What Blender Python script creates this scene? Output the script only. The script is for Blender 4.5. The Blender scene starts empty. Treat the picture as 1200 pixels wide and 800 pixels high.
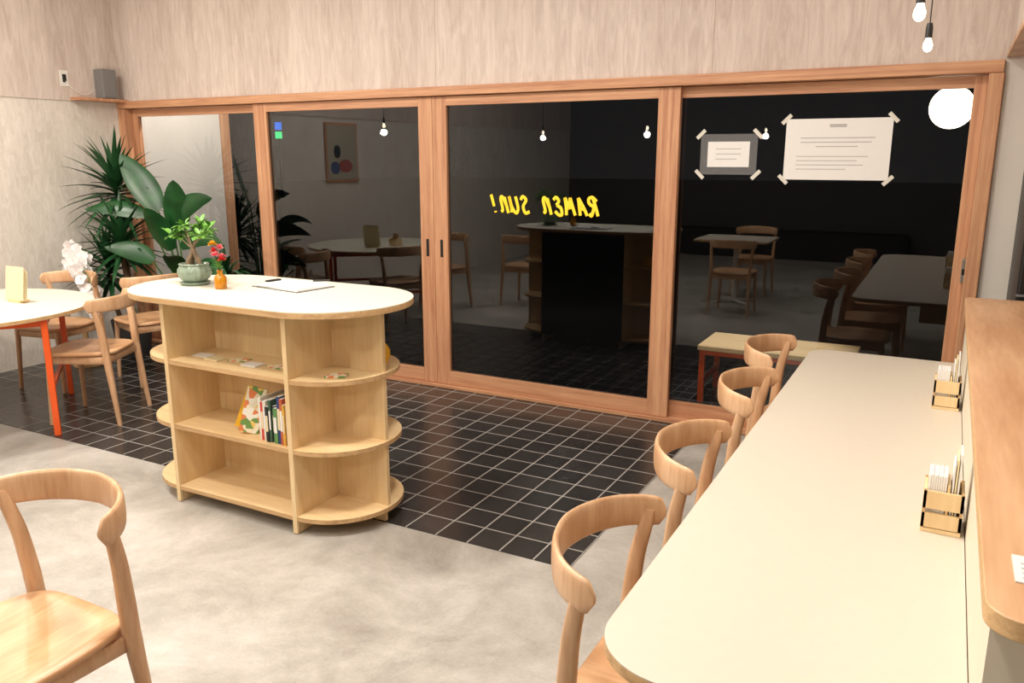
import bpy, bmesh, math, random
from mathutils import Vector, Matrix, noise
random.seed(7)
S=bpy.context.scene
S.view_settings.view_transform='Standard'
S.view_settings.look='None'
S.view_settings.exposure=0.22

# ---------------------------------------------------------------- helpers
def lin(c):
    return tuple(((x/255)/12.92 if x/255<=0.04045 else ((x/255+0.055)/1.055)**2.4) for x in c)+(1.0,)
def link(ob,parent=None):
    bpy.context.collection.objects.link(ob)
    if parent is not None: ob.parent=parent
    return ob
def empty(name,loc=(0,0,0),rot=0):
    e=bpy.data.objects.new(name,None); e.empty_display_size=.1
    e.location=loc; e.rotation_euler=(0,0,rot); link(e); return e
def mesh(name,verts,faces,mats,parent=None,smooth=False,midx=None,loc=None):
    me=bpy.data.meshes.new(name); me.from_pydata([tuple(v) for v in verts],[],faces)
    if not isinstance(mats,(list,tuple)): mats=[mats]
    for m in mats: me.materials.append(m)
    if midx: 
        for p,i in zip(me.polygons,midx): p.material_index=i
    if smooth:
        for p in me.polygons: p.use_smooth=True
    me.validate(); me.update()
    ob=bpy.data.objects.new(name,me)
    if loc: ob.location=loc
    return link(ob,parent)
def bev(ob,w,seg=2,ang=40):
    m=ob.modifiers.new('b','BEVEL'); m.width=w; m.segments=seg; m.limit_method='ANGLE'; m.angle_limit=math.radians(ang); return ob
def autosm(ob,deg=35):
    for p in ob.data.polygons: p.use_smooth=True
    try:
        ob.data.set_sharp_from_angle(angle=math.radians(deg))
    except Exception: pass
    return ob
def box(name,x0,x1,y0,y1,z0,z1,mat,parent=None,b=0,rot=None):
    cx,cy,cz=(x0+x1)/2,(y0+y1)/2,(z0+z1)/2; hx,hy,hz=(x1-x0)/2,(y1-y0)/2,(z1-z0)/2
    v=[(sx*hx,sy*hy,sz*hz) for sx in(-1,1) for sy in(-1,1) for sz in(-1,1)]
    f=[(0,1,3,2),(4,6,7,5),(0,4,5,1),(2,3,7,6),(0,2,6,4),(1,5,7,3)]
    ob=mesh(name,v,f,mat,parent,loc=(cx,cy,cz))
    if rot: ob.rotation_euler=rot
    if b: bev(ob,b)
    return ob
def ngon(name,pts,z0,z1,mat,side=None,parent=None,b=0):
    n=len(pts); v=[(x,y,z0) for x,y in pts]+[(x,y,z1) for x,y in pts]
    f=[tuple(reversed(range(n))),tuple(range(n,2*n))]+[(i,(i+1)%n,n+(i+1)%n,n+i) for i in range(n)]
    ob=mesh(name,v,f,[mat,side or mat],parent,midx=[0,0]+[1]*n)
    autosm(ob,30)
    if b: bev(ob,b,2,60)
    return ob
def rrect(x0,x1,y0,y1,r,seg=10):
    rs=r if isinstance(r,(list,tuple)) else [r]*4
    p=[]
    for (cx,cy,a,rr) in ((x1,y1,0,rs[0]),(x0,y1,90,rs[1]),(x0,y0,180,rs[2]),(x1,y0,270,rs[3])):
        sx=-1 if cx==x1 else 1; sy=-1 if cy==y1 else 1
        ox,oy=cx+sx*rr,cy+sy*rr
        for i in range(seg+1):
            t=math.radians(a+90*i/seg); p.append((ox+rr*math.cos(t),oy+rr*math.sin(t)))
    return p
def stadium(xa,xb,cy,r,seg=24):
    p=[]
    for i in range(seg+1):
        t=math.radians(-90+180*i/seg); p.append((xb+r*math.cos(t),cy+r*math.sin(t)))
    for i in range(seg+1):
        t=math.radians(90+180*i/seg); p.append((xa+r*math.cos(t),cy+r*math.sin(t)))
    return p
def sweep(name,pts,wh,mat,parent=None,up=(0,0,1),n=14,e=3.0,closed=False):
    pts=[Vector(p) for p in pts]; up=Vector(up); v=[];f=[];N=len(pts)
    for i,p in enumerate(pts):
        T=(pts[min(i+1,N-1)]-pts[max(i-1,0)]).normalized()
        s=T.cross(up).normalized(); nn=s.cross(T).normalized()
        w,h=wh[i] if isinstance(wh,list) else wh
        for k in range(n):
            a=2*math.pi*k/n; c,sn=math.cos(a),math.sin(a)
            x=math.copysign(abs(c)**(2/e),c)*w/2; y=math.copysign(abs(sn)**(2/e),sn)*h/2
            v.append(p+s*x+nn*y)
    for i in range(N-1):
        for k in range(n):
            a=i*n+k;b=i*n+(k+1)%n; f.append((a,b,b+n,a+n))
    f.append(tuple(reversed(range(n)))); f.append(tuple(range((N-1)*n,N*n)))
    ob=mesh(name,v,f,mat,parent); autosm(ob,50); return ob
def smoothpath(pts,k=6):
    P=[Vector(p) for p in pts]
    if len(P)<3: return P
    Q=[P[0]*2-P[1]]+P+[P[-1]*2-P[-2]]; out=[]
    for i in range(1,len(Q)-2):
        for j in range(k):
            t=j/k; a,b,c,d=Q[i-1],Q[i],Q[i+1],Q[i+2]
            out.append(.5*((2*b)+(c-a)*t+(2*a-5*b+4*c-d)*t*t+(3*b-a-3*c+d)*t**3))
    out.append(P[-1]); return out
def lathe(name,prof,mat,parent=None,loc=(0,0,0),n=32,ribs=0,rib=0.0):
    v=[];f=[];m=len(prof)
    for k in range(n):
        a=2*math.pi*k/n; s=1+(rib*math.cos(ribs*a) if ribs else 0)
        for r,z in prof: v.append((r*s*math.cos(a),r*s*math.sin(a),z))
    for k in range(n):
        k2=(k+1)%n
        for j in range(m-1): f.append((k*m+j,k2*m+j,k2*m+j+1,k*m+j+1))
    ob=mesh(name,v,f,mat,parent,loc=loc)
    bm=bmesh.new(); bm.from_mesh(ob.data); bmesh.ops.remove_doubles(bm,verts=bm.verts,dist=1e-5); bmesh.ops.recalc_face_normals(bm,faces=bm.faces); bm.to_mesh(ob.data); bm.free()
    autosm(ob,40); return ob
def sphere(name,r,loc,mat,parent=None,sc=(1,1,1)):
    me=bpy.data.meshes.new(name); bm=bmesh.new(); bmesh.ops.create_uvsphere(bm,u_segments=24,v_segments=14,radius=r)
    for vv in bm.verts: vv.co=Vector((vv.co.x*sc[0],vv.co.y*sc[1],vv.co.z*sc[2]))
    for ff in bm.faces: ff.smooth=True
    bm.to_mesh(me); bm.free(); me.materials.append(mat)
    ob=bpy.data.objects.new(name,me); ob.location=loc; return link(ob,parent)

# ---------------------------------------------------------------- materials
def newmat(name):
    m=bpy.data.materials.new(name); m.use_nodes=True
    return m,m.node_tree,m.node_tree.nodes['Principled BSDF']
def plain(name,c,rough=.5,metal=0,var=.04,scale=30,emit=None,es=0,spec=None,bump=0):
    m,t,b=newmat(name); b.inputs['Roughness'].default_value=rough; b.inputs['Metallic'].default_value=metal
    if spec is not None: b.inputs['Specular IOR Level'].default_value=spec
    tc=t.nodes.new('ShaderNodeTexCoord'); nz=t.nodes.new('ShaderNodeTexNoise'); nz.inputs['Scale'].default_value=scale; nz.inputs['Detail'].default_value=4
    t.links.new(tc.outputs['Object'],nz.inputs['Vector'])
    r=t.nodes.new('ShaderNodeValToRGB'); C=lin(c)
    r.color_ramp.elements[0].position=.3; r.color_ramp.elements[1].position=.7
    r.color_ramp.elements[0].color=tuple(x*(1-var) for x in C[:3])+(1,)
    r.color_ramp.elements[1].color=tuple(min(1,x*(1+var)) for x in C[:3])+(1,)
    t.links.new(nz.outputs['Fac'],r.inputs['Fac']); t.links.new(r.outputs['Color'],b.inputs['Base Color'])
    if bump:
        bp=t.nodes.new('ShaderNodeBump'); bp.inputs['Strength'].default_value=bump; bp.inputs['Distance'].default_value=.002
        t.links.new(nz.outputs['Fac'],bp.inputs['Height']); t.links.new(bp.outputs['Normal'],b.inputs['Normal'])
    if emit: b.inputs['Emission Color'].default_value=lin(emit); b.inputs['Emission Strength'].default_value=es
    return m
def wood(name,c1,c2,axis=0,scale=14,stretch=.07,rough=.45,coord='Object',cath=0.0,bump=.05,fine=.5,ca=.35,dist=7):
    m,t,b=newmat(name); b.inputs['Roughness'].default_value=rough
    N=t.nodes.new;L=t.links.new
    if coord=='World': g=N('ShaderNodeNewGeometry'); src=g.outputs['Position']
    else: g=N('ShaderNodeTexCoord'); src=g.outputs['Object']
    mp=N('ShaderNodeMapping'); sc=[1,1,1]; sc[axis]=stretch; mp.inputs['Scale'].default_value=sc; L(src,mp.inputs['Vector'])
    n1=N('ShaderNodeTexNoise'); n1.inputs['Scale'].default_value=scale; n1.inputs['Detail'].default_value=6; n1.inputs['Distortion'].default_value=.6; L(mp.outputs['Vector'],n1.inputs['Vector'])
    n2=N('ShaderNodeTexNoise'); n2.inputs['Scale'].default_value=scale*9; n2.inputs['Detail'].default_value=3; L(mp.outputs['Vector'],n2.inputs['Vector'])
    mx=N('ShaderNodeMath'); mx.operation='MULTIPLY_ADD'; mx.inputs[1].default_value=fine; L(n2.outputs['Fac'],mx.inputs[0]); 
    if cath:
        w=N('ShaderNodeTexWave'); w.wave_type='RINGS'; w.rings_direction='Y' if axis!=1 else 'X'; w.inputs['Scale'].default_value=cath; w.inputs['Distortion'].default_value=dist; w.inputs['Detail'].default_value=3; w.inputs['Detail Scale'].default_value=1.2
        L(mp.outputs['Vector'],w.inputs['Vector'])
        a=N('ShaderNodeMath'); a.operation='MULTIPLY_ADD'; a.inputs[1].default_value=ca; L(w.outputs['Fac'],a.inputs[0]); L(n1.outputs['Fac'],a.inputs[2]); 
        s=N('ShaderNodeMath'); s.operation='SUBTRACT'; s.inputs[1].default_value=ca/2; L(a.outputs[0],s.inputs[0]); L(s.outputs[0],mx.inputs[2])
    else: L(n1.outputs['Fac'],mx.inputs[2])
    r=N('ShaderNodeValToRGB'); r.color_ramp.elements[0].position=.48; r.color_ramp.elements[1].position=.98
    r.color_ramp.elements[0].color=lin(c1); r.color_ramp.elements[1].color=lin(c2)
    L(mx.outputs[0],r.inputs['Fac']); L(r.outputs['Color'],b.inputs['Base Color'])
    if bump:
        bp=N('ShaderNodeBump'); bp.inputs['Strength'].default_value=bump; bp.inputs['Distance'].default_value=.003; L(n2.outputs['Fac'],bp.inputs['Height']); L(bp.outputs['Normal'],b.inputs['Normal'])
    return m

M={}
M['chair']=wood('beech_wood',(188,140,100),(222,184,146),axis=2,scale=10,stretch=.15,rough=.38,cath=0)
M['seat']=wood('beech_seat',(194,146,104),(224,184,144),axis=0,scale=9,stretch=.15,rough=.36,cath=3)
M['ply']=wood('birch_plywood',(218,184,134),(238,212,166),axis=2,scale=7,stretch=.1,rough=.5)
M['plyh']=wood('birch_plywood_shelf',(218,184,134),(238,212,166),axis=0,scale=7,stretch=.1,rough=.5)
M['edge']=wood('plywood_edge',(176,138,94),(212,176,128),axis=0,scale=60,stretch=.05,rough=.6)
M['bar']=wood('bar_plywood',(188,138,98),(222,180,140),axis=1,scale=8,stretch=.10,rough=.4,cath=10,ca=.22,dist=3,fine=.5)
M['frame']=wood('cedar_frame_v',(166,108,76),(214,164,124),axis=2,scale=34,stretch=.03,rough=.5,coord='World')
M['frameh']=wood('cedar_frame_h',(166,108,76),(214,164,124),axis=0,scale=34,stretch=.03,rough=.5,coord='World')
M['white']=plain('cream_laminate',(208,199,184),rough=.40,var=.01)
M['islandtop']=plain('pale_laminate',(212,208,192),rough=.45,var=.01)
M['panel']=plain('cream_panel',(220,211,192),rough=.5,var=.02)
M['orange']=plain('orange_steel',(236,92,28),rough=.35,var=.03)
M['black']=plain('black_metal',(18,18,18),rough=.4)
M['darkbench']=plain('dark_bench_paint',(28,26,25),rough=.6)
M['grey']=plain('grey_plastic',(120,118,116),rough=.5)
M['whitep']=plain('white_plastic',(225,222,215),rough=.4)
M['steel']=plain('brushed_steel',(170,170,168),rough=.3,metal=1)
M['leafd']=plain('leaf_dark_green',(28,76,36),rough=.32,var=.35,scale=9)
M['leafy']=plain('leaf_yucca_green',(32,76,40),rough=.4,var=.35,scale=6)
M['leafb']=plain('leaf_bright_green',(100,152,58),rough=.45,var=.3,scale=30)
M['stem']=plain('green_stem',(70,110,50),rough=.5)
M['bark']=plain('bark',(120,100,78),rough=.9,var=.3,scale=50,bump=.5)
M['soil']=plain('soil',(50,38,28),rough=1,var=.3,bump=.6)
M['petal']=plain('orchid_petal',(228,224,222),rough=.5,var=.06)
M['yellow']=plain('yellow_petal',(235,180,40),rough=.5)
M['red']=plain('red_petal',(215,60,50),rough=.5,var=.15)
M['pink']=plain('pink_petal',(236,130,140),rough=.5,var=.15)
M['mred']=plain('muted_red_print',(165,75,60),rough=.6,var=.15)
M['mcream']=plain('muted_print_paper',(170,160,140),rough=.6,var=.08)
M['mblue']=plain('muted_blue_print',(60,75,110),rough=.6,var=.1)
M['celadon']=plain('celadon_glaze',(130,146,128),rough=.3,var=.12,scale=25)
M['pot']=plain('grey_planter',(60,58,56),rough=.6)
M['paper']=plain('white_paper',(234,232,229),rough=.7,var=.01)
M['cream']=plain('cream_paper',(230,214,172),rough=.7,var=.03)
M['ink']=plain('grey_ink',(180,178,176),rough=.7)
M['tape']=plain('masking_tape',(220,216,204),rough=.6)
def emis(name,c,s):
    m,t,b=newmat(name); b.inputs['Base Color'].default_value=lin(c); b.inputs['Emission Color'].default_value=lin(c); b.inputs['Emission Strength'].default_value=s; return m
M['bulb']=emis('bulb_glow',(255,232,196),12)
M['globe']=emis('globe_glow',(255,240,214),5)
M['sign']=plain('yellow_lettering',(246,206,40),rough=.5,var=.02,emit=(250,208,40),es=.25)  # letters are paint; the emission adds a slight glow to their colour
m=bpy.data.materials.new('window_glass'); m.use_nodes=True; t=m.node_tree; t.nodes.clear()
o=t.nodes.new('ShaderNodeOutputMaterial'); mi=t.nodes.new('ShaderNodeMixShader'); tr=t.nodes.new('ShaderNodeBsdfTransparent'); gl=t.nodes.new('ShaderNodeBsdfGlossy'); fr=t.nodes.new('ShaderNodeFresnel')
tr.inputs['Color'].default_value=(.9,.92,.91,1); gl.inputs['Roughness'].default_value=0.0; gl.inputs['Color'].default_value=(.95,.97,1,1); fr.inputs['IOR'].default_value=1.75
t.links.new(fr.outputs[0],mi.inputs[0]); t.links.new(tr.outputs[0],mi.inputs[1]); t.links.new(gl.outputs[0],mi.inputs[2]); t.links.new(mi.outputs[0],o.inputs[0]); M['glass']=m
m=bpy.data.materials.new('clear_plastic'); m.use_nodes=True; t=m.node_tree; t.nodes.clear()
o=t.nodes.new('ShaderNodeOutputMaterial'); mi=t.nodes.new('ShaderNodeMixShader'); tr=t.nodes.new('ShaderNodeBsdfTransparent'); gl=t.nodes.new('ShaderNodeBsdfDiffuse'); mi.inputs[0].default_value=.10
t.links.new(tr.outputs[0],mi.inputs[1]); t.links.new(gl.outputs[0],mi.inputs[2]); t.links.new(mi.outputs[0],o.inputs[0]); M['clear']=m
m,t,b=newmat('amber_glass'); b.inputs['Base Color'].default_value=lin((225,150,30)); b.inputs['Transmission Weight'].default_value=.5; b.inputs['Roughness'].default_value=.15; M['amber']=m

def wallmat(name,c1,c2,seams=None,stretch=.12):
    m,t,b=newmat(name); N=t.nodes.new;L=t.links.new; b.inputs['Roughness'].default_value=.75
    g=N('ShaderNodeNewGeometry'); mp=N('ShaderNodeMapping'); mp.inputs['Scale'].default_value=(1,1,stretch); L(g.outputs['Position'],mp.inputs['Vector'])
    n1=N('ShaderNodeTexNoise'); n1.inputs['Scale'].default_value=26; n1.inputs['Detail'].default_value=8; n1.inputs['Roughness'].default_value=.7; n1.inputs['Distortion'].default_value=1.2; L(mp.outputs['Vector'],n1.inputs['Vector'])
    n2=N('ShaderNodeTexNoise'); n2.inputs['Scale'].default_value=5; n2.inputs['Detail'].default_value=3; L(mp.outputs['Vector'],n2.inputs['Vector'])
    a=N('ShaderNodeMath'); a.operation='MULTIPLY_ADD'; a.inputs[1].default_value=.5; L(n2.outputs['Fac'],a.inputs[0]); L(n1.outputs['Fac'],a.inputs[2])
    r=N('ShaderNodeValToRGB'); r.color_ramp.elements[0].position=.5; r.color_ramp.elements[1].position=.92; r.color_ramp.elements[0].color=lin(c1); r.color_ramp.elements[1].color=lin(c2)
    L(a.outputs[0],r.inputs['Fac']); last=r.outputs['Color']
    if seams:
        sx=N('ShaderNodeSeparateXYZ'); L(g.outputs['Position'],sx.inputs[0])
        md=N('ShaderNodeMath'); md.operation='ADD'; md.inputs[1].default_value=seams[1]; L(sx.outputs[seams[0]],md.inputs[0])
        mo=N('ShaderNodeMath'); mo.operation='FLOORED_MODULO'; mo.inputs[1].default_value=seams[2]; L(md.outputs[0],mo.inputs[0])
        lt=N('ShaderNodeMath'); lt.operation='LESS_THAN'; lt.inputs[1].default_value=.006; L(mo.outputs[0],lt.inputs[0])
        mx=N('ShaderNodeMixRGB'); mx.blend_type='MULTIPLY'; mx.inputs[2].default_value=(.78,.73,.70,1); L(lt.outputs[0],mx.inputs[0]); L(last,mx.inputs[1]); last=mx.outputs[0]
    L(last,b.inputs['Base Color'])
    bp=N('ShaderNodeBump'); bp.inputs['Strength'].default_value=.15; bp.inputs['Distance'].default_value=.004; L(n1.outputs['Fac'],bp.inputs['Height']); L(bp.outputs['Normal'],b.inputs['Normal'])
    return m
M['wallup']=wallmat('whitewashed_plywood_upper',(184,166,155),(218,204,194),seams=(0,4.88,1.82))
M['wallupl']=wallmat('whitewashed_plywood_left',(186,169,158),(218,205,195),seams=(1,.3,1.82))
M['walllow']=wallmat('whitewashed_plywood_left_lower',(198,189,178),(226,219,209),stretch=.3)
M['wallp']=plain('painted_wall',(216,209,200),rough=.8,var=.03,scale=4)
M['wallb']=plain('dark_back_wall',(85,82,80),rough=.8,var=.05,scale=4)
M['ceil']=plain('ceiling_paint',(210,205,198),rough=.9,var=.02)
def concrete():
    m,t,b=newmat('polished_concrete'); N=t.nodes.new;L=t.links.new
    g=N('ShaderNodeNewGeometry')
    n1=N('ShaderNodeTexNoise'); n1.inputs['Scale'].default_value=2.1; n1.inputs['Detail'].default_value=12; n1.inputs['Roughness'].default_value=.72; n1.inputs['Distortion'].default_value=.35; L(g.outputs['Position'],n1.inputs['Vector'])
    n2=N('ShaderNodeTexNoise'); n2.inputs['Scale'].default_value=90; n2.inputs['Detail'].default_value=4; L(g.outputs['Position'],n2.inputs['Vector'])
    a=N('ShaderNodeMath'); a.operation='MULTIPLY_ADD'; a.inputs[1].default_value=.14; L(n2.outputs['Fac'],a.inputs[0]); L(n1.outputs['Fac'],a.inputs[2])
    r=N('ShaderNodeValToRGB'); e=r.color_ramp.elements; e[0].position=.40; e[0].color=lin((144,138,130)); e[1].position=.76; e[1].color=lin((196,191,184))
    x=e.new(.56); x.color=lin((169,164,156))
    L(a.outputs[0],r.inputs['Fac']); L(r.outputs['Color'],b.inputs['Base Color'])
    rr=N('ShaderNodeMapRange'); rr.inputs[3].default_value=.30; rr.inputs[4].default_value=.52; L(n1.outputs['Fac'],rr.inputs[0]); L(rr.outputs[0],b.inputs['Roughness'])
    bp=N('ShaderNodeBump'); bp.inputs['Strength'].default_value=.08; bp.inputs['Distance'].default_value=.003; L(n2.outputs['Fac'],bp.inputs['Height']); L(bp.outputs['Normal'],b.inputs['Normal'])
    return m
M['concrete']=concrete()
def tiles(name,c1,c2,gr,off):
    m,t,b=newmat(name); N=t.nodes.new;L=t.links.new
    g=N('ShaderNodeNewGeometry'); mp=N('ShaderNodeMapping'); mp.inputs['Location'].default_value=off; L(g.outputs['Position'],mp.inputs['Vector'])
    br=N('ShaderNodeTexBrick'); br.offset=0; br.squash=1; br.inputs['Scale'].default_value=1; br.inputs['Brick Width'].default_value=.158; br.inputs['Row Height'].default_value=.158; br.inputs['Mortar Size'].default_value=.0036; br.inputs['Mortar Smooth'].default_value=.1; br.inputs['Bias'].default_value=0
    br.inputs['Color1'].default_value=lin(c1); br.inputs['Color2'].default_value=lin(c2); br.inputs['Mortar'].default_value=lin(gr)
    L(mp.outputs['Vector'],br.inputs['Vector'])
    n=N('ShaderNodeTexNoise'); n.inputs['Scale'].default_value=9; n.inputs['Detail'].default_value=5; L(g.outputs['Position'],n.inputs['Vector'])
    mr=N('ShaderNodeMapRange'); mr.inputs[3].default_value=.6; mr.inputs[4].default_value=1.4; L(n.outputs['Fac'],mr.inputs[0])
    mx=N('ShaderNodeMixRGB'); mx.blend_type='MULTIPLY'; mx.inputs[0].default_value=1; L(br.outputs['Color'],mx.inputs[1]); L(mr.outputs[0],mx.inputs[2]); L(mx.outputs[0],b.inputs['Base Color'])
    m2=N('ShaderNodeMapRange'); m2.inputs[3].default_value=.26; m2.inputs[4].default_value=.85; L(br.outputs['Fac'],m2.inputs[0]); L(m2.outputs[0],b.inputs['Roughness'])
    nb_=N('ShaderNodeTexNoise'); nb_.inputs['Scale'].default_value=28; L(g.outputs['Position'],nb_.inputs['Vector'])
    b0=N('ShaderNodeBump'); b0.inputs['Strength'].default_value=.12; b0.inputs['Distance'].default_value=.004; L(nb_.outputs['Fac'],b0.inputs['Height'])
    bp=N('ShaderNodeBump'); bp.invert=True; bp.inputs['Strength'].default_value=.5; bp.inputs['Distance'].default_value=.002; L(br.outputs['Fac'],bp.inputs['Height']); L(b0.outputs['Normal'],bp.inputs['Normal']); L(bp.outputs['Normal'],b.inputs['Normal'])
    return m
M['tile']=tiles('black_quarry_tile',(42,40,40),(54,51,50),(155,150,143),(.397,-.010,0))
M['tileo']=tiles('outdoor_tile',(30,30,32),(38,38,40),(64,64,64),(0,0,0))
M['asphalt']=plain('asphalt',(28,28,32),rough=.9,var=.3,scale=60)

# ---------------------------------------------------------------- room shell
XL=-6.22; YW=4.66; ZH=2.05; ZC=3.3
box('floor',XL,3.2,-4.5,YW+.14,-.12,0,M['concrete'])
box('floor_tile',XL,-1.187,2.70,YW-.0,.0005,.004,M['tile'])
box('ceiling',XL-.1,3.2,-4.6,YW+.14,ZC,ZC+.1,M['ceil'])
box('wall_left_lower',XL-.12,XL,-4.5,YW+.0,0,2.035,M['walllow'])
box('wall_left_upper',XL-.12,XL+.012,-4.5,YW,2.035,ZC,M['wallupl'])
box('wall_window_upper',XL,3.2,YW,YW+.14,ZH,ZC,M['wallup'])
box('wall_window_right',.16,3.2,YW,YW+.14,0,ZH,M['wallp'])
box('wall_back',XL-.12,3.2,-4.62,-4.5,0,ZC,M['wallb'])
box('wall_right',3.2,3.32,-4.6,YW+.14,0,ZC,M['wallp'])
so=empty('ceiling_soffit')
box('soffit_box',.17,3.19,1.0,YW-.003,2.085,ZC-.003,M['wallup'],so)
box('soffit_underside',.165,3.19,.99,YW-.004,2.06,2.083,M['bar'],so)
box('trim_ledge',XL+.002,XL+.13,4.22,YW-.003,2.037,2.06,M['frameh'],b=.002)

# ---------------------------------------------------------------- sliding doors
fr=empty('window_frame')
box('header',XL+.002,.16,YW-.03,YW+.13,1.992,ZH-.001,M['frameh'],fr,b=.003)
box('sill',XL+.002,.16,YW-.02,YW+.13,.0045,.028,M['frameh'],fr,b=.002)
box('jamb_left',XL+.002,-6.13,YW-.025,YW+.12,.03,1.99,M['frame'],fr,b=.003)
box('jamb_right',.10,.165,YW-.03,YW+.12,.03,1.99,M['frame'],fr,b=.003)
def sash(i,x0,x1,y,sl,sr,handle=None):
    e=empty('door_%d'%i)
    box('stile_l',x0,x0+sl,y,y+.036,.03,1.988,M['frame'],e,b=.002)
    box('stile_r',x1-sr,x1,y,y+.036,.03,1.988,M['frame'],e,b=.002)
    box('rail_top',x0+sl,x1-sr,y,y+.036,1.93,1.988,M['frameh'],e)
    box('rail_bottom',x0+sl,x1-sr,y,y+.036,.03,.125,M['frameh'],e)
    yg=y+.02
    mesh('glass_pane',[(x0+sl-.005,yg,.12),(x1-sr+.005,yg,.12),(x1-sr+.005,yg,1.935),(x0+sl-.005,yg,1.935)],[(0,1,2,3)],M['glass'],e)
    for hx in (handle or []):
        box('pull',hx-.011,hx+.011,y-.003,y+.002,.93,1.05,M['black'],e,b=.004)
    return e
sash(1,-6.13,-4.60,YW+.05,.06,.11)
sash(2,-4.71,-3.10,YW+.005,.13,.11,[-3.155])
sash(3,-3.098,-1.41,YW+.005,.11,.13,[-3.04])
sash(4,-1.52,.10,YW+.05,.10,.055,[])
dl=empty('door_latch'); box('plate',.085,.105,YW-.012,YW+.048,.98,1.10,M['steel'],dl,b=.003); box('knob',.087,.103,YW-.022,YW-.012,1.02,1.05,M['black'],dl,b=.003)
# ---------------------------------------------------------------- hand painted lettering (reads correctly from outside)
GL={'R':[[(.12,0),(.2,.5),(.32,1)],[(.0,.82),(.35,1.04),(.78,.96),(.82,.7),(.35,.5)],[(.38,.5),(.6,.22),(.85,.0),(1.05,.12)]],
'A':[[(-.02,0),(.25,.5),(.62,1.0)],[(.62,1.0),(.68,.5),(.76,0)],[(.12,.36),(.8,.4)]],
'M':[[(0,0),(.12,.5),(.22,1)],[(.22,1),(.48,.35)],[(.48,.35),(.8,1)],[(.8,1),(.86,.4),(1.0,.0)]],
'E':[[(.85,.85),(.5,1),(.25,.8),(.6,.56)],[(.6,.56),(.15,.38),(.2,.02),(.55,.0),(.9,.2)]],
'N':[[(.08,0),(.14,.5),(.2,.95)],[(.14,.45),(.45,.95),(.72,.82),(.7,.2),(.95,.08)]],
'S':[[(.88,.8),(.55,1),(.22,.8),(.72,.42),(.6,.04),(.05,.12)]],
'U':[[(.12,1),(.08,.3),(.42,.02),(.8,.35),(.92,1)],[(.92,1),(.88,.3),(1.0,.05)]],
'!':[[(.5,1.08),(.4,.38)],[(.34,.1),(.35,.02)]]}
lt=empty('window_lettering')
def letters(word,xr,zb,W,Hh):
    for i,ch in enumerate(word):
        for st in GL[ch]:
            pts=[]
            for (u,v) in st:
                xx=xr-(i*W+u*W*.76+v*.024); pts.append((xx,4.6805,zb+v*Hh))
            P=smoothpath(pts); sweep('stroke_'+ch.replace('!','bang'),P,(.0205,.002),M['sign'],lt,up=(0,1,0),n=10,e=2.5)
letters('RAMEN',-1.895,1.245,.080,.108); letters('SUN!',-2.368,1.245,.078,.108)
# ---------------------------------------------------------------- notices
def notice(name,x0,x1,z0,z1,y,lines,lam=0):
    e=empty(name)
    if lam: box('laminate',x0-lam,x1+lam,y+.0005,y+.0015,z0-lam,z1+lam,M['clear'],e)
    box('sheet',x0,x1,y-.001,y,z0,z1,M['paper'],e)
    for (a,b_,zz,hh) in lines:
        W=x1-x0;H=z1-z0
        box('print_line',x0+a*W,x0+b_*W,y-.0018,y-.0011,z0+zz*H,z0+(zz+hh)*H,M['ink'],e)
    for cx in (x0-lam,x1+lam):
        for cz in (z0-lam,z1+lam):
            s=1 if (cx>x0)==(cz>z0) else -1
            box('tape',cx-.032,cx+.032,y-.003,y-.0022,cz-.010,cz+.010,M['tape'],e,rot=(0,s*math.radians(45),0))
notice('taped_notice',-.83,-.30,1.48,1.80,4.726,[(.42,.58,.86,.05)]+[(.15,.85,.68,.015),(.15,.82,.61,.015),(.3,.7,.54,.015),(.12,.8,.38,.012),(.12,.7,.31,.012),(.12,.76,.24,.012),(.12,.6,.17,.012)])
notice('taped_notice',-1.255,-1.02,1.545,1.685,4.726,[(.2,.8,.7,.03),(.2,.8,.5,.03),(.2,.7,.3,.03)],lam=.042)

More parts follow.
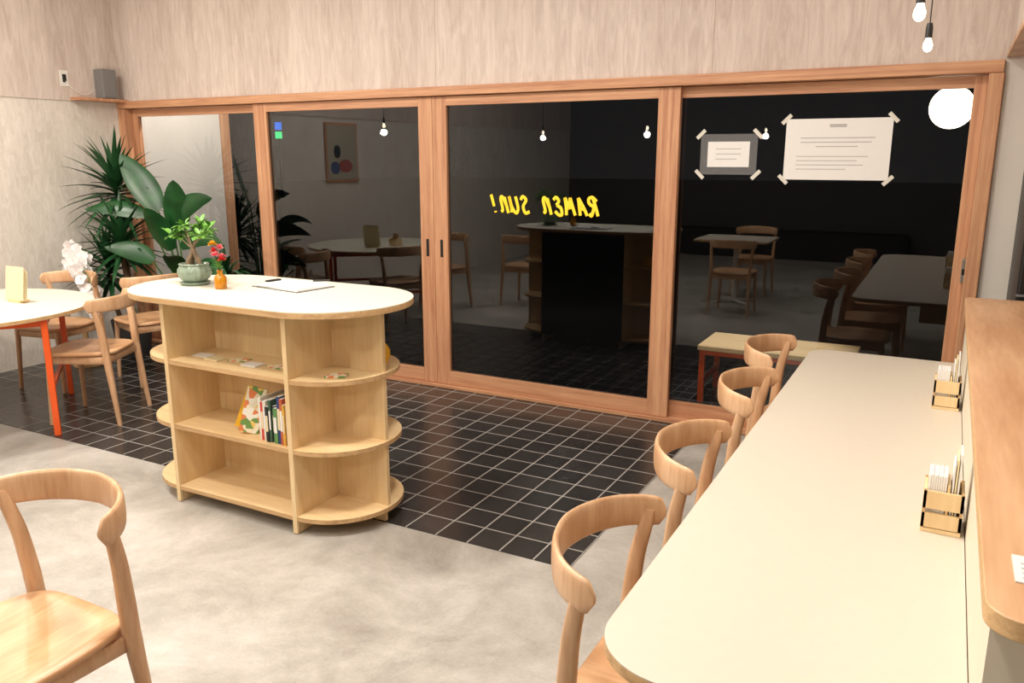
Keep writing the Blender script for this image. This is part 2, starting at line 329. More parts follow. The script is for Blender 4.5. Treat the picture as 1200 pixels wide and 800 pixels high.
# ---------------------------------------------------------------- chair
CH={}
def build_chair():
    parts={}
    pts=[]
    n=48
    for k in range(n):
        a=2*math.pi*k/n; c,s=math.cos(a),math.sin(a)
        x=.215*math.copysign(abs(c)**.42,c); y=.215*math.copysign(abs(s)**.42,s)
        if x<0: y*=1-.10*(-x/.215)
        pts.append((x,y))
    v=[];f=[];rings=[1,.97,.8,.55,.3,.05]
    def zt(q): return .452-.010*(1-q**2)
    for q in rings:
        for (x,y) in pts: v.append((x*q,y*q,zt(q) if q<1 else .446))
    nr=len(rings)
    for i in range(nr-1):
        for k in range(n): f.append((i*n+k,i*n+(k+1)%n,(i+1)*n+(k+1)%n,(i+1)*n+k))
    f.append(tuple(range((nr-1)*n,nr*n)))
    b0=len(v)
    for q,z in ((1,.434),(.97,.428)):
        for (x,y) in pts: v.append((x*q,y*q,z))
    for k in range(n):
        f.append((k,b0+k,b0+(k+1)%n,(k+1)%n)); f.append((b0+k,b0+n+k,b0+n+(k+1)%n,b0+(k+1)%n))
    f.append(tuple(reversed(range(b0+n,b0+2*n))))
    o=mesh('seat',v,f,M['seat']); autosm(o,60); parts['seat']=o
    P=[];W=[]
    N=36
    for i in range(N+1):
        u=-1+2*i/N; a=math.radians(84)*u
        x=-.095-.175*math.cos(a); y=.236*math.sin(a)
        P.append((x-.012*(1-abs(u)),y,.740+.006*(1-u*u)-.004*abs(u)))
        end=min(1,(1-abs(u))/.10); hh=.090*(math.sqrt(max(0,1-(1-end)**2))*.75+.25)
        hh=hh*(1-.14*abs(u)**2)
        W.append((.019*(.6+.4*end),hh))
    parts['back_rail']=sweep('back_rail',P,W,M['chair'],n=16,e=2.8)
    for s,nm in ((1,'l'),(-1,'r')):
        P=[(-.235,s*.205,0),(-.215,s*.200,.2),(-.195,s*.196,.40),(-.188,s*.197,.50),(-.176,s*.205,.62),(-.160,s*.2135,.70),(-.154,s*.216,.745)]
        W=[(.024,.026),(.030,.034),(.036,.044),(.036,.044),(.030,.040),(.024,.036),(.012,.030)]
        parts['rear_leg_'+nm]=sweep('rear_leg_'+nm,smoothpath(P,3),[W[min(6,i//3)] if i%3==0 else tuple(W[i//3][q]+(W[min(6,i//3+1)][q]-W[i//3][q])*(i%3)/3 for q in (0,1)) for i in range(19)],M['chair'],up=(1,0,0),n=14,e=2.8)
        P=[(.185,s*.195,0),(.175,s*.185,.25),(.168,s*.178,.43)]
        parts['front_leg_'+nm]=sweep('front_leg_'+nm,P,[(.024,.024),(.031,.031),(.034,.034)],M['chair'],up=(1,0,0),n=14,e=2.5)
        parts['side_rail_'+nm]=sweep('side_rail_'+nm,[(-.19,s*.185,.400),(.165,s*.172,.400)],(.02,.045),M['chair'],n=10,e=5)
    parts['front_rail']=sweep('front_rail',[(.165,-.17,.400),(.165,.17,.400)],(.02,.045),M['chair'],n=10,e=5)
    parts['rear_rail']=sweep('rear_rail',[(-.19,-.185,.400),(-.19,.185,.400)],(.02,.045),M['chair'],n=10,e=5)
    return parts
def chair(x,y,face_deg,z=0):
    global CH
    e=empty('dining_chair',(x,y,z),math.radians(face_deg))
    if not CH:
        CH=build_chair()
        for o in CH.values(): o.parent=e
    else:
        for k,o in CH.items():
            c=bpy.data.objects.new(k,o.data); link(c,e)
    return e
chair(-.43,1.60,0); chair(-.42,2.28,2); chair(-.42,3.03,0); chair(-.47,3.70,-3)
chair(-1.91,.97,-90)
chair(-4.63,3.09,208,.0045)
chair(-5.50,3.44,-80,.0045)
chair(-5.10,3.90,165,.0045)
chair(-4.78,2.02,115)
chair(-4.05,1.45,-90)
chair(-2.0,-.35,90)

# ---------------------------------------------------------------- counter + bar
ct=empty('counter_table')
P=rrect(-.50,.112,1.19,3.93,[.04,.09,.15,.02],14)
ngon('top',P,.699,.722,M['white'],M['edge'],ct,b=.002)
ngon('laminate_skin',[(x,y) for x,y in P],.7222,.724,M['white'],M['white'],ct)
for yy in (1.45,2.55,3.65):
    box('bracket',-.1,.112,yy-.012,yy+.012,.55,.698,M['ply'],ct)
bar=empty('bar_counter')
box('front_panel',.114,.134,1.24,3.93,.0,.984,M['panel'],bar)
box('end_panel',.134,.60,1.24,1.262,0,.984,M['panel'],bar)
box('far_panel',.134,.60,3.90,3.93,0,.984,M['panel'],bar)
box('inner_shelf',.134,.60,1.262,3.9,.5,.52,M['ply'],bar)
box('inner_back',.58,.60,1.262,3.9,0,.5,M['panel'],bar)
ngon('bar_top',rrect(.098,.66,1.135,3.94,[.03,.03,.05,.03]),.985,1.015,M['bar'],M['edge'],bar,b=.002)
def rack(x,y):
    e=empty('menu_rack',(x,y,.7245)); e.scale=(.95,1.15,1.2)
    w=.045
    box('base',-.045,.045,-w,w,0,.008,M['ply'],e)
    for sy in (-w,w-.007):
        box('slat_low',-.045,.045,sy,sy+.007,.010,.040,M['ply'],e)
        box('slat_top',-.045,.045,sy,sy+.007,.050,.086,M['ply'],e)
        for sx in (-.045,.038): box('post',sx,sx+.007,sy+.0005,sy+.0065,.0,.088,M['edge'],e)
    for sx in (-.045,.038):
        box('end_low',sx,sx+.007,-w,w,.010,.040,M['ply'],e)
        box('end_top',sx,sx+.007,-w,w,.050,.086,M['ply'],e)
    box('divider',.006,.012,-w+.007,w-.007,.008,.10,M['ply'],e)
    for i in range(8):
        box('napkin',-.037+i*.0052,-.0322+i*.0052,-.035,.035,.009,.116+.002*(i%2),M['paper'],e,b=.001)
    for i in range(3):
        box('menu_card',.015+i*.006,.0190+i*.006,-.035,.035,.009,.142+.012*i,M['paper' if i!=1 else 'cream'],e)
rack(.060,3.20); rack(.060,2.10)
bc=empty('bar_card'); box('card',.137,.21,1.25,1.34,1.0155,1.0175,M['paper'],bc)
for i in range(4): box('print_line',.147,.20-.008*(i%2),1.262+.016*i,1.266+.016*i,1.0176,1.0179,M['ink'],bc)
fg=empty('refrigerator',(0,0,0))
box('body',.29,.92,4.02,4.58,.04,1.56,M['black'],fg,b=.01); box('door_gap',.288,.92,4.018,4.03,1.02,1.03,M['grey'],fg)
box('handle_upper',.86,.88,3.985,4.0,1.08,1.4,M['steel'],fg); box('handle_lower',.86,.88,3.985,4.0,.55,.95,M['steel'],fg)
for zz_ in (1.1,1.38,.57,.93): box('handle_mount',.862,.878,3.99,4.03,zz_-.008,zz_+.008,M['steel'],fg)
for fx in (.33,.88):
    for fy in (4.06,4.54): box('foot',fx-.02,fx+.02,fy-.02,fy+.02,0,.045,M['grey'],fg)

# ---------------------------------------------------------------- island
isl=empty('shelf_island')
XA,XB,CY,R=-3.10,-2.35,2.712,.29
ngon('top_board',stadium(XA,XB,CY,.36),.972,.997,M['islandtop'],M['edge'],isl,b=.002)
ngon('top_laminate',stadium(XA,XB,CY,.3595),.9972,1.0,M['islandtop'],M['islandtop'],isl)
for nm,z in (('base_shelf',.062),('low_shelf',.368),('high_shelf',.676)):
    ngon(nm,stadium(XA,XB,CY,R),z,z+.021,M['plyh'],M['edge'],isl,b=.001)
zz=[(0,.062),(.083,.368),(.389,.676),(.697,.972)]
for i,(a,b_) in enumerate(zz):
    aa=.0045 if i==0 else a
    for x in (XA,XB-.021):
        box('cross_wall',x,x+.021,CY-R+.001 if i else CY-R+.02,CY+R-.001,aa,b_,M['ply'],isl)
    if i: 
        box('centre_panel',XA+.021,XB-.021,CY-.01,CY+.01,a,b_,M['ply'],isl)
        box('apex_panel_r',XB,XB+R-.012,CY-.01,CY+.01,a,b_,M['ply'],isl)
        box('apex_panel_l',XA-R+.012,XA,CY-.01,CY+.01,a,b_,M['ply'],isl)
    else:
        box('foot_r',XB,XB+R-.03,CY-.01,CY+.01,aa,b_,M['ply'],isl); box('foot_l',XA-R+.03,XA,CY-.01,CY+.01,aa,b_,M['ply'],isl)
for x in (XA,XB-.021):
    box('post_edge',x-.001,x+.022,CY-R-.003,CY-R+.012,.0045,.972,M['ply'],isl)
box('added_rear_dark_panel',XA-.002,XB+.002,CY+R+.0005,CY+R+.012,.062,.970,M['darkbench'],isl)  # added dark panel; stands in for shade on the island's mirrored back
bk=empty('books')
cols=[(200,60,50),(60,90,70),(40,60,110),(230,225,210),(30,30,32),(90,140,80),(215,170,60),(220,215,200),(60,60,66),(190,90,60)]
x=XB-.024
zb=.3895
for i in range(12):
    t_=random.uniform(.011,.021); h=random.uniform(.155,.215); d=random.uniform(.13,.17); c=cols[(i*3)%10]
    mm=plain('book_cover_%d'%i,c,rough=.5,var=.1); x-=t_+.0012
    y0=CY-R+random.uniform(.02,.04)
    box('cover',x,x+t_,y0,y0+d,zb,zb+h,mm,bk); box('pages',x+.002,x+t_-.002,y0+.003,y0+d+.001,zb+h+.0001,zb+h+.001,M['paper'],bk)
    box('label',x+.002,x+t_-.002,y0-.0012,y0-.0002,zb+h*.3,zb+h*.75,M['paper' if i%2 else 'cream'],bk)
def illust(name):
    m,t,b=newmat(name); N=t.nodes.new;L=t.links.new; tc=N('ShaderNodeTexCoord'); vo=N('ShaderNodeTexVoronoi'); vo.inputs['Scale'].default_value=38; L(tc.outputs['Object'],vo.inputs['Vector'])
    r=N('ShaderNodeValToRGB'); r.color_ramp.interpolation='CONSTANT'; e=r.color_ramp.elements; e[0].color=lin((236,226,200)); e[1].position=.8; e[1].color=lin((110,150,80))
    for p,c in ((.35,(225,130,80)),(.5,(232,200,110)),(.65,(240,235,220))): q=e.new(p); q.color=lin(c)
    s=N('ShaderNodeSeparateColor'); L(vo.outputs['Color'],s.inputs[0]); L(s.outputs[0],r.inputs['Fac']); L(r.outputs['Color'],b.inputs['Base Color']); b.inputs['Roughness'].default_value=.4; return m
M['ill']=illust('illustrated_cover')
box('leaning_book',-2.695,-2.61,2.50,2.512,zb+.004,zb+.214,M['ill'],bk,rot=(math.radians(-6),math.radians(14),math.radians(30)))
box('leaning_book_b',-2.745,-2.67,2.53,2.54,zb+.004,zb+.19,M['yellow'],bk,rot=(math.radians(-6),math.radians(20),math.radians(30)))
cd=empty('flyer_cards')
for i,(cx,cy,rz) in enumerate([(-3.0,2.56,5),(-2.89,2.53,-6),(-2.78,2.57,10),(-2.66,2.53,0),(-2.54,2.56,-5),(-2.21,2.56,25)]):
    c=box('card',cx-.045,cx+.045,cy-.03,cy+.03,.6975,.700+.004*(i%2),M[['paper','cream','ill','paper','ill','ill'][i]],cd); c.rotation_euler=(0,0,math.radians(rz))
lathe('yellow_pot',[(0,0),(.035,0),(.05,.03),(.05,.06),(.035,.085),(.02,.09),(0,.09)],M['yellow'],loc=(-2.19,2.83,.6975))
cb=empty('clipboard',(-2.70,2.86,1.0005),math.radians(-8))
box('board',-.17,.158,-.112,.112,0,.004,M['grey'],cb); 
for i in range(4): box('sheet',-.156+.006*i,.15-.004*i,-.106,.104-.004*i,.0045+.0025*i,.0065+.0025*i,M['paper'],cb,rot=(0,0,math.radians(1.5*i)))
for i in range(5): box('print_line',-.10,.10-.02*(i%2),-.07+.03*i,-.066+.03*i,.0141,.0144,M['ink'],cb)
box('clip',-.166,-.14,-.04,.04,.014,.022,M['black'],cb,b=.003)
sweep('pen',[(.02,.10,.019),(.09,.145,.022)],(.009,.009),M['black'],cb)
def leafverts(V,F,base,d,up,L,Wd,droop,k=8,fold=.25,prof=None):
    d=Vector(d).normalized(); up=Vector(up); s=d.cross(up).normalized(); p=Vector(base); n0=len(V)
    for i in range(k+1):
        u=i/k; wv=Wd*(prof(u) if prof else math.sin(math.pi*min(1,u*.9+.08))**.8*(1-u**6))
        nn=s.cross(d).normalized()
        V.append(p-s*wv/2+nn*fold*wv); V.append(Vector(p)); V.append(p+s*wv/2+nn*fold*wv)
        p=p+d*(L/k); d=(d+Vector((0,0,-droop/k))).normalized()
    for i in range(k):
        a=n0+i*3; F.append((a,a+1,a+4,a+3)); F.append((a+1,a+2,a+5,a+4))
bo=empty('potted_bonsai',(-3.18,2.70,1.0005))
lathe('saucer',[(0,0),(.06,0),(.072,.012),(.066,.014),(0,.012)],M['celadon'],bo)
lathe('pot',[(0,.013),(.045,.013),(.066,.03),(.078,.055),(.076,.075),(.064,.092),(.07,.10),(.066,.103),(.058,.092),(0,.09)],M['celadon'],bo,n=96,ribs=16,rib=.025)
for i,(dx,dy,r0) in enumerate([(.02,.0,.022),(-.018,.01,.02),(.0,-.018,.018)]):
    sweep('trunk',[(dx*2.0,dy*2.0,.088),(dx*1.6,dy*1.6,.12),(dx*.5,dy*.5,.15),(0,0,.185)],[(r0,r0),(r0*1.2,r0*1.2),(r0,r0),(r0*.8,r0*.8)],M['bark'],bo,up=(1,.1,0),e=2)
V=[];F=[]
for bnum in range(11):
    az=random.uniform(0,6.28) if bnum>3 else [3.3,.1,1.6,-.5][bnum]; r=random.uniform(.05,.125); ctop=Vector((math.cos(az)*r*1.15,math.sin(az)*r,.195+random.uniform(.01,.09)))
    sweep('branch',[(0,0,.17),tuple(Vector((0,0,.18)).lerp(ctop,.5)+Vector((0,0,.01))),tuple(ctop)],[(.009,.009),(.006,.006),(.004,.004)],M['bark'],bo,up=(1,.2,.1),n=8,e=2)
    for j in range(15):
        a=random.uniform(0,6.28); e_=random.uniform(-.3,.9); d=(math.cos(a)*math.cos(e_),math.sin(a)*math.cos(e_),math.sin(e_))
        b_=ctop+Vector(d)*random.uniform(0,.02)
        leafverts(V,F,b_,d,(0,0,1),random.uniform(.038,.054),random.uniform(.019,.027),.5,k=5,fold=.15)
mesh('foliage',V,F,M['leafb'],bo,smooth=True)
fl=empty('flower_bottle',(-2.965,2.66,1.0005))
lathe('bottle',[(0,0),(.026,0),(.028,.006),(.028,.052),(.020,.064),(.013,.07),(.013,.085),(.016,.088),(.011,.088),(.011,.07),(0,.06)],M['amber'],fl)
def blossom(V,F,c,n,r):
    for j in range(n):
        a=random.uniform(0,6.28); e_=random.uniform(0,1.4); d=(math.cos(a)*math.cos(e_),math.sin(a)*math.cos(e_),math.sin(e_)); leafverts(V,F,c,d,(0,0,1.01),r,r*.8,.3,k=4,fold=.2)
for i,(dx,dy,z,mm) in enumerate([(-.03,0,.17,'red'),(.012,.01,.145,'pink'),(.03,-.01,.135,'red'),(-.045,.01,.2,'yellow'),(.0,-.02,.155,'pink'),(-.01,.02,.185,'pink')]):
    sweep('stem',[(0,0,.03),(dx*.3,dy*.3,.1),(dx,dy,z)],(.003,.003),M['stem'],fl,up=(1,.1,0),n=6,e=2)
    V=[];F=[]; blossom(V,F,Vector((dx,dy,z)),22,.024); mesh('blossom',V,F,M[mm],fl,smooth=True)
V=[];F=[]
for j in range(14):
    a=random.uniform(0,6.28); leafverts(V,F,(0,0,.09+.003*j),(math.cos(a),math.sin(a),.8),(0,0,1),.04,.012,.6,k=5)
mesh('greenery',V,F,M['leafb'],fl,smooth=True)

# ---------------------------------------------------------------- round table with orange frame
def rtable(name,x,y,r,rot=0,top='islandtop',leg=True):
    e=empty(name,(x,y,0),rot)
    pts=[(r*math.cos(2*math.pi*i/64),r*math.sin(2*math.pi*i/64)) for i in range(64)]
    ngon('top',pts,.697,.72,M[top],M['edge'],e,b=.002)
    L_=.47
    for sx in (-1,1):
        for sy in (-1,1):
            box('leg',sx*L_-.017,sx*L_+.017,sy*L_-.017,sy*L_+.017,.0,.697,M['orange'],e,b=.003)
    for s in (-1,1):
        box('rail_x',-L_,L_,s*L_-.012,s*L_+.012,.655,.69,M['orange'],e); box('rail_y',s*L_-.012,s*L_+.012,-L_,L_,.655,.69,M['orange'],e)
        box('low_rail',-L_,L_,s*L_-.012,s*L_+.012,.28,.305,M['orange'],e)
    return e
t1=rtable('dining_table',-5.15,2.65,.71,rot=math.radians(-38)); t1.location.z=.0045
ms=empty('table_menu_stand',(-5.03,2.92,.7255))
box('stand_base',-.06,.06,-.03,.03,0,.015,M['ply'],ms)
for i in range(3): box('menu_leaf',-.09,.09,-.012+.01*i,-.009+.01*i,.015,.22-.015*i,M['cream'],ms,rot=(math.radians(-8),0,0))
nb=empty('napkin_box',(-4.93,2.66,.7255),.3)
box('tray',-.06,.06,-.04,.04,0,.01,M['ply'],nb)
for s in (-1,1): box('side',s*.057-.003,s*.057+.003,-.04,.04,.01,.07,M['ply'],nb); 
for s in (-1,1): box('front',-.054,.054,s*.037-.003,s*.037+.003,.01,.06,M['ply'],nb); 
for i in range(5): box('chopstick_pack',-.04+.017*i,-.028+.017*i,-.01,.0,.01,.12,M['edge'],nb)
pt=empty('pedestal_table',(-2.05,.31,0))
ngon('top',rrect(-.40,.40,-.35,.35,.04),.70,.722,M['white'],M['edge'],pt)
lathe('column',[(0,.03),(.03,.03),(.03,.699),(0,.699)],M['whitep'],pt)
for a in range(4): sweep('foot',[(0,0,.03),(.28*math.cos(a*1.5708+.78),.28*math.sin(a*1.5708+.78),.015)],[(.05,.04),(.03,.025)],M['whitep'],pt)
bn=empty('wall_bench'); box('bench_seat',-6.0,-.5,-4.45,-4.0,.4,.44,M['darkbench'],bn); box('bench_front',-6.0,-.5,-4.05,-4.02,0,.4,M['darkbench'],bn)
po=empty('framed_poster'); box('frame',XL+.002,XL+.022,1.62,2.18,1.32,1.98,M['frame'],po); box('print',XL+.0221,XL+.024,1.65,2.15,1.35,1.95,M['mcream'],po)
sphere('figure_head',.07,(XL+.026,1.83,1.72),M['mcream'],po,(.03,1,1.3)); sphere('figure_body',.12,(XL+.026,1.85,1.50),M['mred'],po,(.02,1,.6)); sphere('figure_b',.06,(XL+.026,1.99,1.66),M['black'],po,(.03,1,1.2)); sphere('figure_b_body',.09,(XL+.026,2.03,1.48),M['mblue'],po,(.02,.9,.8))

# ---------------------------------------------------------------- plants in the corner
Z0=.0045
def planter(e,r,h,mat):
    lathe('pot',[(0,0),(r*.75,0),(r,h),(r*.93,h),(r*.9,h-.03),(0,h-.03)],mat,e)
    lathe('soil',[(0,h-.028),(r*.88,h-.028),(0,h-.02)],M['soil'],e)
YX,YY=-5.83,4.28
yu=empty('potted_yucca',(YX,YY,Z0)); planter(yu,.16,.3,M['pot'])
def yhead(c,n,L,parent,seed):
    random.seed(seed); V=[];F=[]
    for j in range(n):
        a=j*2.4+random.uniform(-.2,.2); u=j/n; el=1.35-1.9*u+random.uniform(-.12,.12)
        d=(math.cos(a)*math.cos(el),math.sin(a)*math.cos(el),math.sin(el))
        l=L*random.uniform(.85,1.1)
        b_=Vector(c)+Vector((0,0,.10-.16*u))
        tip=b_+Vector(d)*l
        if YX+tip.x<XL+.05: l*=max(.3,(XL+.05-YX-b_.x)/(tip.x-b_.x))
        tip=b_+Vector(d)*l
        if YY+tip.y>4.61: l*=max(.3,(4.61-YY-b_.y)/(tip.y-b_.y))
        leafverts(V,F,b_,d,(0,0,1.01),l,.048,.6,k=8,fold=.2,prof=lambda u:(.55+.45*math.sin(math.pi*min(1,u*1.6)/1.0) if u<.35 else 1)*(1-max(0,(u-.35)/.65))**.8)
    mesh('leaf_rosette',V,F,M['leafy'],parent,smooth=True)
sweep('trunk_a',[(0,0,.26),(.0,.0,.8),(-.0,-.02,1.26)],[(.06,.06),(.05,.05),(.04,.04)],M['bark'],yu,up=(1,0,0),e=2)
sweep('trunk_b',[(.08,-.05,.26),(.14,-.1,.6),(.16,-.14,.84)],[(.05,.05),(.045,.045),(.04,.04)],M['bark'],yu,up=(1,0,0),e=2)
yhead((.0,-.02,1.30),70,.44,yu,1); yhead((.16,-.14,.88),60,.40,yu,2); yhead((-.02,-.14,.68),44,.36,yu,3)
sweep('trunk_c',[(-.05,-.05,.26),(-.02,-.14,.5),(-.02,-.14,.68)],[(.04,.04),(.035,.035),(.03,.03)],M['bark'],yu,up=(1,0,0),e=2)
bp=empty('potted_bird_of_paradise',(-5.20,4.34,Z0)); planter(bp,.15,.32,M['pot'])
random.seed(11)
V=[];F=[]
pad=lambda u: max(.02,math.sin(math.pi*min(1,.06+u*.94))**.6*(1-.25*u))
LV=[((-.16,-.08,1.20),(-.22,-.08,.43),.50,.24,.3),((-.05,-.06,1.10),(.40,.0,.42),.52,.18,1.0),((.05,-.08,.93),(.65,-.05,.40),.54,.17,1.1),
    ((-.25,-.12,1.16),(-.45,-.30,.24),.46,.15,.7),((.0,-.05,1.02),(.12,-.1,.5),.44,.22,.4),((.15,-.05,.78),(.6,-.05,.12),.40,.17,.8),((-.12,-.2,.82),(-.3,-.3,.4),.36,.18,1.0),((.2,-.1,.98),(.5,-.1,.6),.40,.12,1.7),((.05,-.12,.72),(.25,-.3,.45),.36,.17,.9),((-.02,-.1,.9),(.02,-.25,.5),.4,.18,.5)]
for (b_,d,L_,W_,dr) in LV:
    sweep('petiole',[(random.uniform(-.03,.03),random.uniform(-.03,.03),.28),(b_[0]*.45,b_[1]*.45,.28+(b_[2]-.28)*.55),b_],[(.02,.02),(.014,.014),(.009,.009)],M['stem'],bp,up=(1,.3,0),n=8,e=2)
    leafverts(V,F,b_,d,(.6,-.75,.5),L_,W_,dr,k=12,fold=-.14,prof=pad)
mesh('paddle_leaves',V,F,M['leafd'],bp,smooth=True)
bu=empty('potted_croton',(-4.86,4.40,Z0)); planter(bu,.12,.24,M['pot']); V=[];F=[]
for j in range(70):
    a=random.uniform(0,6.28); el=random.uniform(.1,1.4); d=(math.cos(a)*math.cos(el),math.sin(a)*math.cos(el)*.6,math.sin(el)); leafverts(V,F,(d[0]*.05,d[1]*.05,.25+random.uniform(0,.5)),d,(0,0,1.01),.2,.05,.8,k=6)
sweep('stalk',[(0,0,.2),(0,0,.75)],(.02,.02),M['stem'],bu,up=(1,0,0),e=2)
mesh('foliage',V,F,M['leafd'],bu,smooth=True)
orc=empty('potted_orchid',(-5.86,3.88,Z0))
lathe('stand',[(0,0),(.11,0),(.11,.02),(.02,.03),(.02,.33),(.11,.34),(.11,.36),(0,.36)],M['edge'],orc)
lathe('pot',[(0,.361),(.08,.361),(.10,.50),(.09,.50),(.08,.48),(0,.48)],M['whitep'],orc)
V=[];F=[];VY=[];FY=[]
def flower(c,n,r):
    n=Vector(n).normalized(); a=n.cross(Vector((0,0,1))).normalized(); b_=a.cross(n)
    for j in range(5):
        t_=math.pi/2+j*2*math.pi/5; d=a*math.cos(t_)+b_*math.sin(t_)+n*.15
        leafverts(V,F,c,d,n,r,r*1.05,-.0,k=5,fold=.1,prof=lambda u: math.sin(math.pi*min(1,.1+u*.86))**.6)
    leafverts(VY,FY,Vector(c)+n*.006,n,(0,0,1),r*.3,r*.25,.6,k=3)
random.seed(5)
for sidx in range(6):
    ox=-.04+.06*sidx; oy=.04-.04*sidx; dz=-.025*sidx
    path=[(0,0,.48),(-.03+ox,.0+oy*.5,.76),(.02+ox,-.02+oy,.93+dz),(.12+ox,-.03+oy,.90+dz),(.22+ox,-.06+oy,.78+dz),(.30+ox,-.08+oy,.63+dz)]
    sweep('flower_spike',path,(.006,.006),M['stem'],orc,up=(0,1,.05),n=6,e=2)
    for q in range(12):
        u=1+q/11*3.95; i=min(4,int(u)); fr_=u-i; p=Vector(path[i]).lerp(Vector(path[i+1]),fr_)
        flower(p+Vector((random.uniform(-.04,.04),random.uniform(-.08,.0),random.uniform(-.06,.05))),(.5+random.uniform(-.5,.5),-.9,random.uniform(-.3,.5)),.046)
mesh('orchid_blooms',V,F,M['petal'],orc,smooth=True); mesh('orchid_lips',VY,FY,M['pink'],orc)
V=[];F=[]
for j in range(7): a=j*.9; leafverts(V,F,(0,0,.49),(math.cos(a),math.sin(a)*.8,.4),(0,0,1),.18,.07,1.0,k=8)
mesh('orchid_leaves',V,F,M['leafd'],orc,smooth=True)

# ---------------------------------------------------------------- wall speaker, outlet, cable
sp=empty('wall_speaker'); box('cabinet',XL+.015,XL+.12,4.44,4.57,2.062,2.29,M['grey'],sp,b=.008); box('grille',XL+.120,XL+.124,4.45,4.56,2.075,2.28,M['grey'],sp,b=.001)
ou=empty('wall_outlet'); box('plate',XL+.0125,XL+.018,4.15,4.22,2.14,2.26,M['whitep'],ou,b=.002); box('socket',XL+.018,XL+.022,4.17,4.2,2.17,2.23,M['black'],ou)
sweep('speaker_cable',smoothpath([(XL+.022,4.19,2.18),(XL+.04,4.24,2.12),(XL+.035,4.33,2.085),(XL+.03,4.43,2.13)]),(.006,.006),M['whitep'],None,up=(1,0,.1),n=6,e=2)

# ---------------------------------------------------------------- pendants
def pendant(x,y,z,P):
    e=empty('pendant_bulb',(x,y,z))
    sweep('cord',[(0,0,.066),(0,0,ZC-z-.002)],(.005,.005),M['black'],e,up=(1,0,0),n=6,e=2)
    lathe('socket',[(0,.075),(.009,.075),(.012,.06),(.012,.024),(0,.024)],M['black'],e,n=20)
    lathe('bulb',[(0,-.022),(.008,-.020),(.014,-.013),(.016,-.002),(.014,.008),(.010,.017),(.008,.024),(0,.024)],M['bulb'],e,n=20)
    l=bpy.data.lights.new('bulb_light','POINT'); l.energy=P; l.color=(1,.90,.77); l.shadow_soft_size=.03
    o=bpy.data.objects.new('bulb_light',l); o.location=(0,0,-.065); link(o,e)
for yy in (3.4,2.64,1.88,1.12): pendant(-.13,yy,1.99,3.6)
for p in ((-4.96,2.75,1.9,27),(-4.6,-.06,1.9,18),(-2.94,.8,1.9,21),(-1.95,-.37,1.9,22)): pendant(*p)
def ceil_fill(x,y,P,s=.30,c=(1,.93,.85)):  # added soft fill lights out of view; the rim housings are invented
    e=empty('added_ceiling_fill',(x,y,ZC))
    lathe('rim',[(0,-.001),(s*.55,-.001),(s*.55,-.03),(s*.5,-.03),(s*.5,-.012),(0,-.012)],M['whitep'],e)
    l=bpy.data.lights.new('disc_light','AREA'); l.shape='DISK'; l.size=s; l.energy=P; l.color=c
    o=bpy.data.objects.new('disc_light',l); o.location=(0,0,-.035); link(o,e)
for p in ((-1.3,2.3,40),(-3.3,2.5,38),(-5.0,2.2,44),(-2.6,1.2,42),(-.9,.4,24),(-4.6,-.6,34),(1.2,2.5,12),(-1.5,-2.4,20)): ceil_fill(*p)

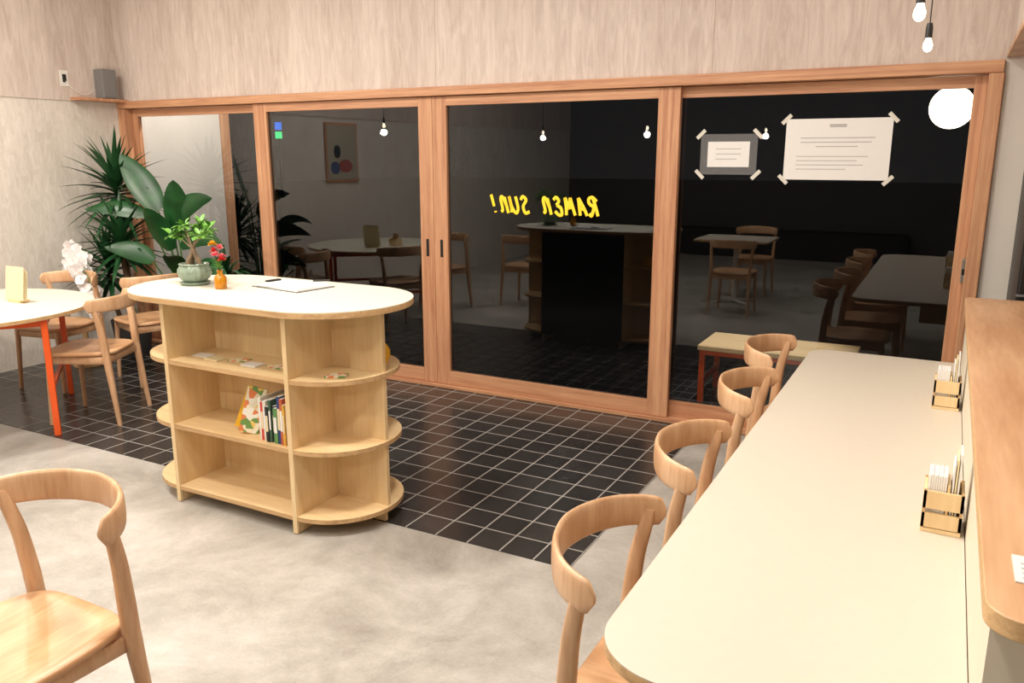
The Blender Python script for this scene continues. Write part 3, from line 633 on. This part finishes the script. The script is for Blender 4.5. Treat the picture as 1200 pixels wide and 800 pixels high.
# ---------------------------------------------------------------- exterior
box('exterior_paving',-14,8,YW+.15,6.4,-.05,-.005,M['tileo'])
box('exterior_ground',-40,40,6.4,60,-.1,-.03,M['asphalt'])
box('exterior_side_wall',XL-.14,XL,YW+.15,5.72,-.005,2.9,M['wallp'])
box('exterior_post',XL-.14,XL+.0,5.725,5.84,-.005,2.9,M['frame'])
ob_=empty('outdoor_bench')
box('bench_top',-1.38,-.42,5.19,5.66,.352,.385,M['plyh'],ob_,b=.003)
for xx in (-1.35,-.45):
    for yy in (5.22,5.63): box('leg',xx-.018,xx+.018,yy-.018,yy+.018,-.005,.352,M['orange'],ob_)
    box('end_rail',xx-.012,xx+.012,5.22,5.63,.12,.15,M['orange'],ob_); box('end_rail_top',xx-.012,xx+.012,5.22,5.63,.325,.352,M['orange'],ob_)
for yy in (5.22,5.63): box('long_rail',-1.35,-.45,yy-.012,yy+.012,.32,.351,M['orange'],ob_)
gp=empty('globe_lamp',(-.05,5.6,1.885)); sphere('globe',.122,(0,0,0),M['globe'],gp); sweep('cord',[(0,0,.12),(0,0,1.0)],(.006,.006),M['black'],gp,up=(1,0,0),n=6,e=2)
box('exterior_eave',-6.5,3.3,YW+.15,6.1,2.9,3.0,M['wallp'])
def eave(x,y,P,ang,dv):  # added lamps with invented cans, to brighten the side wall and bench
    el=empty('added_eave_spot',(x,y,2.88)); lathe('can',[(0,0.015),(.05,.015),(.05,-.06),(.045,-.06),(.045,0),(0,0)],M['black'],el)
    l=bpy.data.lights.new('eave_fill','SPOT'); l.energy=P; l.color=(1,.92,.84); l.spot_size=math.radians(ang); l.spot_blend=.7; l.shadow_soft_size=.03
    o=bpy.data.objects.new('eave_fill',l); o.location=(0,0,-.062); d=Vector(dv); o.rotation_euler=d.to_track_quat('-Z','Y').to_euler(); link(o,el)
eave(-5.05,5.1,130,85,(-.9,.08,-1.0)); eave(-1.15,4.92,190,32,(.12,.42,-2.5))
ps=empty('parking_sign'); M['psign']=emis('sign_blue',(40,110,230),1.0); M['psg']=emis('sign_green',(60,220,130),1.2)
box('sign_panel',-23.15,-22.9,24,24.1,2.62,2.9,M['psign'],ps); box('sign_strip',-23.15,-22.9,24,24.1,2.3,2.55,M['psg'],ps); box('pole',-23.05,-22.99,24.02,24.08,-.03,2.3,M['black'],ps)

w=bpy.data.worlds.new('night'); S.world=w; w.use_nodes=True
w.node_tree.nodes['Background'].inputs[0].default_value=(.012,.012,.013,1); w.node_tree.nodes['Background'].inputs[1].default_value=.5
# ---------------------------------------------------------------- camera
c=bpy.data.cameras.new('camera'); c.sensor_width=36; c.lens=948/1200*36; c.clip_start=.05
co=bpy.data.objects.new('camera',c); co.location=(0,0,1.6); co.rotation_euler=(math.pi/2-.224,0,.491); link(co); S.camera=co
